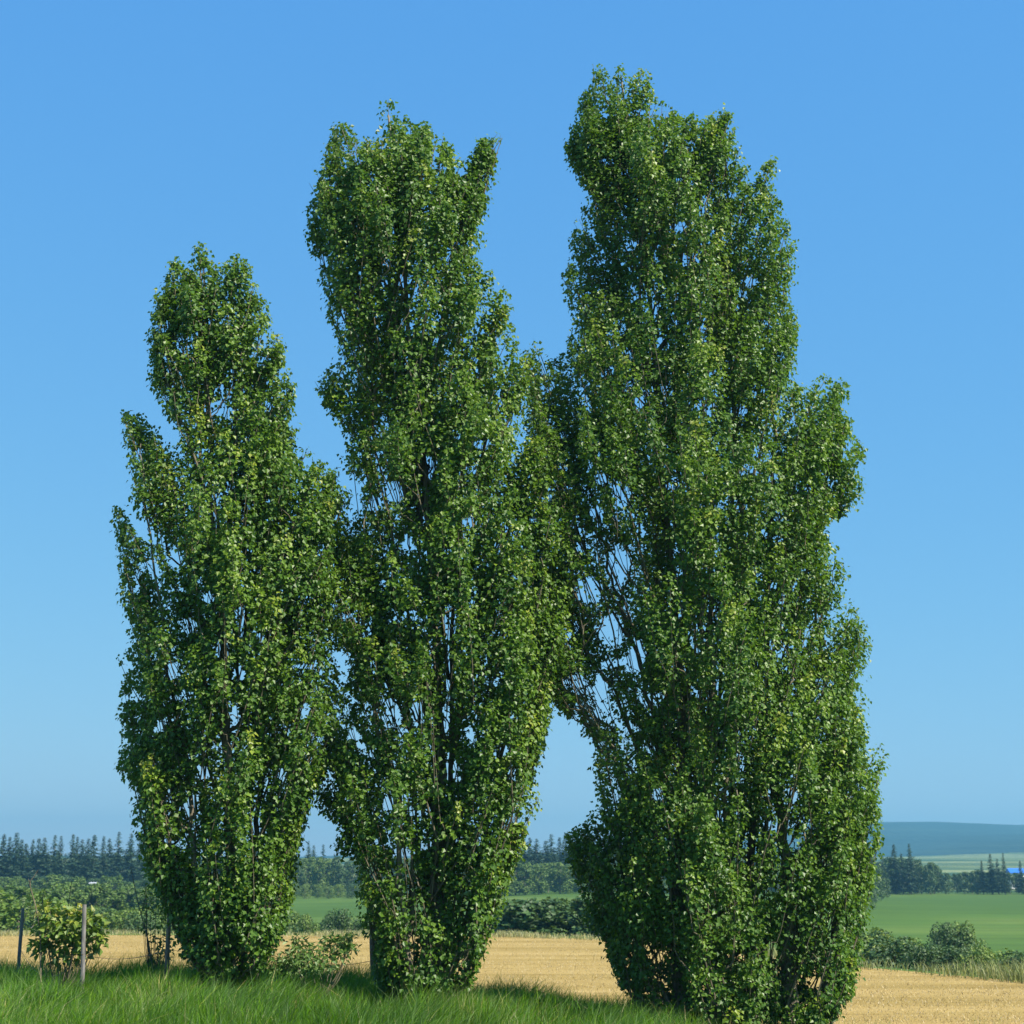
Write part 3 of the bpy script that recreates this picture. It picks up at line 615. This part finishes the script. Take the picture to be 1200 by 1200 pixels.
# ---------------------------------------------------------------- far buildings
def box(x0, x1, y0, y1, z0, z1):
    V = np.array([[x, y_, z] for z in (z0, z1) for y_ in (y0, y1) for x in (x0, x1)], float)
    return V, np.array([[0, 2, 3, 1], [4, 5, 7, 6], [0, 1, 5, 4], [2, 6, 7, 3], [0, 4, 6, 2], [1, 3, 7, 5]])
def house(name, label, px, pyeave, Y, w, d, he, hr, rc, wc, nwin):
    top = P(px, pyeave, Y); z = float(ground_z(top[0], Y)); he = max(he, top[2]-z)
    root = empty(name, (top[0], Y, z), label=label, cat='building')
    V, Fc = box(-w/2, w/2, -d/2, d/2, -.5, he); mesh_np('wall', V, Fc, plain_mat('wall_'+name, wc, .8, vary=.06), parent=root)
    a = w/2+.3; b = d/2+.4
    V = np.array([[-a, -b, he-.1], [a, -b, he-.1], [a, b, he-.1], [-a, b, he-.1], [-a, 0, he+hr], [a, 0, he+hr], [-a, -b, he+.08], [a, -b, he+.08], [a, b, he+.08], [-a, b, he+.08]])
    T = np.array([[6, 7, 5], [6, 5, 4], [8, 9, 4], [8, 4, 5], [0, 1, 7], [0, 7, 6], [2, 3, 9], [2, 9, 8], [0, 6, 4], [0, 4, 9], [0, 9, 3], [1, 5, 7], [1, 8, 5], [1, 2, 8], [0, 3, 2], [0, 2, 1]])
    mesh_np('roof', V, T, plain_mat('roof_'+name, rc, .45, vary=.08), parent=root)
    gl = plain_mat('glass_'+name, (.03, .04, .05), .15)
    for q in range(nwin):
        cx = -w/2+w*(q+.5)/nwin; V, Fc = box(cx-.55, cx+.55, -d/2-.04, -d/2+.05, he*.42, he*.75); mesh_np('window', V, Fc, gl, parent=root)
    return root
house('farmhouse', 'far farmhouse with a bright blue roof at the right edge of the picture', 1190, 1023, 520, 4.6, 5, 3, 1.5, (.03, .15, .55), (.65, .64, .62), 3)
house('shed', 'tiny white shed among the trees below the left skyline spruces', 110, 1035, 322, .9, 1.2, 2.2, .2, (.5, .5, .52), (.8, .8, .8), 1)

# ---------------------------------------------------------------- air
m, nt, out = newmat('air')
pv = node(nt, 'ShaderNodeVolumePrincipled'); pv.inputs['Color'].default_value = (.23, .59, .80, 1); pv.inputs['Density'].default_value = 3.0e-4
pv.inputs['Anisotropy'].default_value = .2
nt.links.new(pv.outputs[0], out.inputs['Volume'])
V, Fc = box(-3700, 3700, -120, 4150, -8, 118)
hz = mesh_np('haze', V, Fc, m); hz['kind'] = 'stuff'

# ---------------------------------------------------------------- light, sky, camera
SUN_EL = R(47); SUN_AZ = R(126)     # azimuth clockwise from +Y (view direction)
W = bpy.data.worlds.new('World'); scene.world = W; W.use_nodes = True; nt = W.node_tree
bg = nt.nodes['Background']; sk = nt.nodes.new('ShaderNodeTexSky'); sk.sky_type = 'NISHITA'; sk.sun_disc = False
sk.sun_elevation = SUN_EL; sk.sun_rotation = SUN_AZ; sk.air_density = 1.0; sk.dust_density = 0; sk.ozone_density = 10; sk.altitude = 0
sp = nt.nodes.new('ShaderNodeSeparateColor'); cb = nt.nodes.new('ShaderNodeCombineColor'); nt.links.new(sk.outputs[0], sp.inputs[0])
for ch, (ex, mu) in enumerate([(.73, .615), (.42, 1.30), (.12, 2.85)]):
    a = node(nt, 'ShaderNodeMath', operation='POWER'); b = node(nt, 'ShaderNodeMath', operation='MULTIPLY')
    nt.links.new(sp.outputs[ch], a.inputs[0]); a.inputs[1].default_value = ex; nt.links.new(a.outputs[0], b.inputs[0]); b.inputs[1].default_value = mu
    nt.links.new(b.outputs[0], cb.inputs[ch])
nt.links.new(cb.outputs[0], bg.inputs[0]); bg.inputs[1].default_value = .12
sl = bpy.data.lights.new('sun', 'SUN'); sl.energy = 4.8; sl.angle = R(.5); sl.color = (1, .93, .80)
so = bpy.data.objects.new('sun', sl); COL.objects.link(so)
d = Vector((math.sin(SUN_AZ)*math.cos(SUN_EL), math.cos(SUN_AZ)*math.cos(SUN_EL), math.sin(SUN_EL)))
so.rotation_euler = d.to_track_quat('Z', 'Y').to_euler(); so.location = d*60
cd = bpy.data.cameras.new('camera'); co = bpy.data.objects.new('camera', cd); COL.objects.link(co)
cd.sensor_fit = 'HORIZONTAL'; cd.sensor_width = 36; cd.lens = 36*F/1200
co.location = (0, 0, CAMZ); co.rotation_euler = (math.pi/2+TH, 0, 0)
cd.clip_start = .1; cd.clip_end = 20000
cd.dof.use_dof = True; cd.dof.focus_distance = 23.5; cd.dof.aperture_fstop = 2.8
scene.camera = co
scene.view_settings.view_transform = 'Standard'; scene.view_settings.look = 'None'; scene.view_settings.gamma = 1; scene.view_settings.exposure = 1.05
scene.render.resolution_x = scene.render.resolution_y = 1024
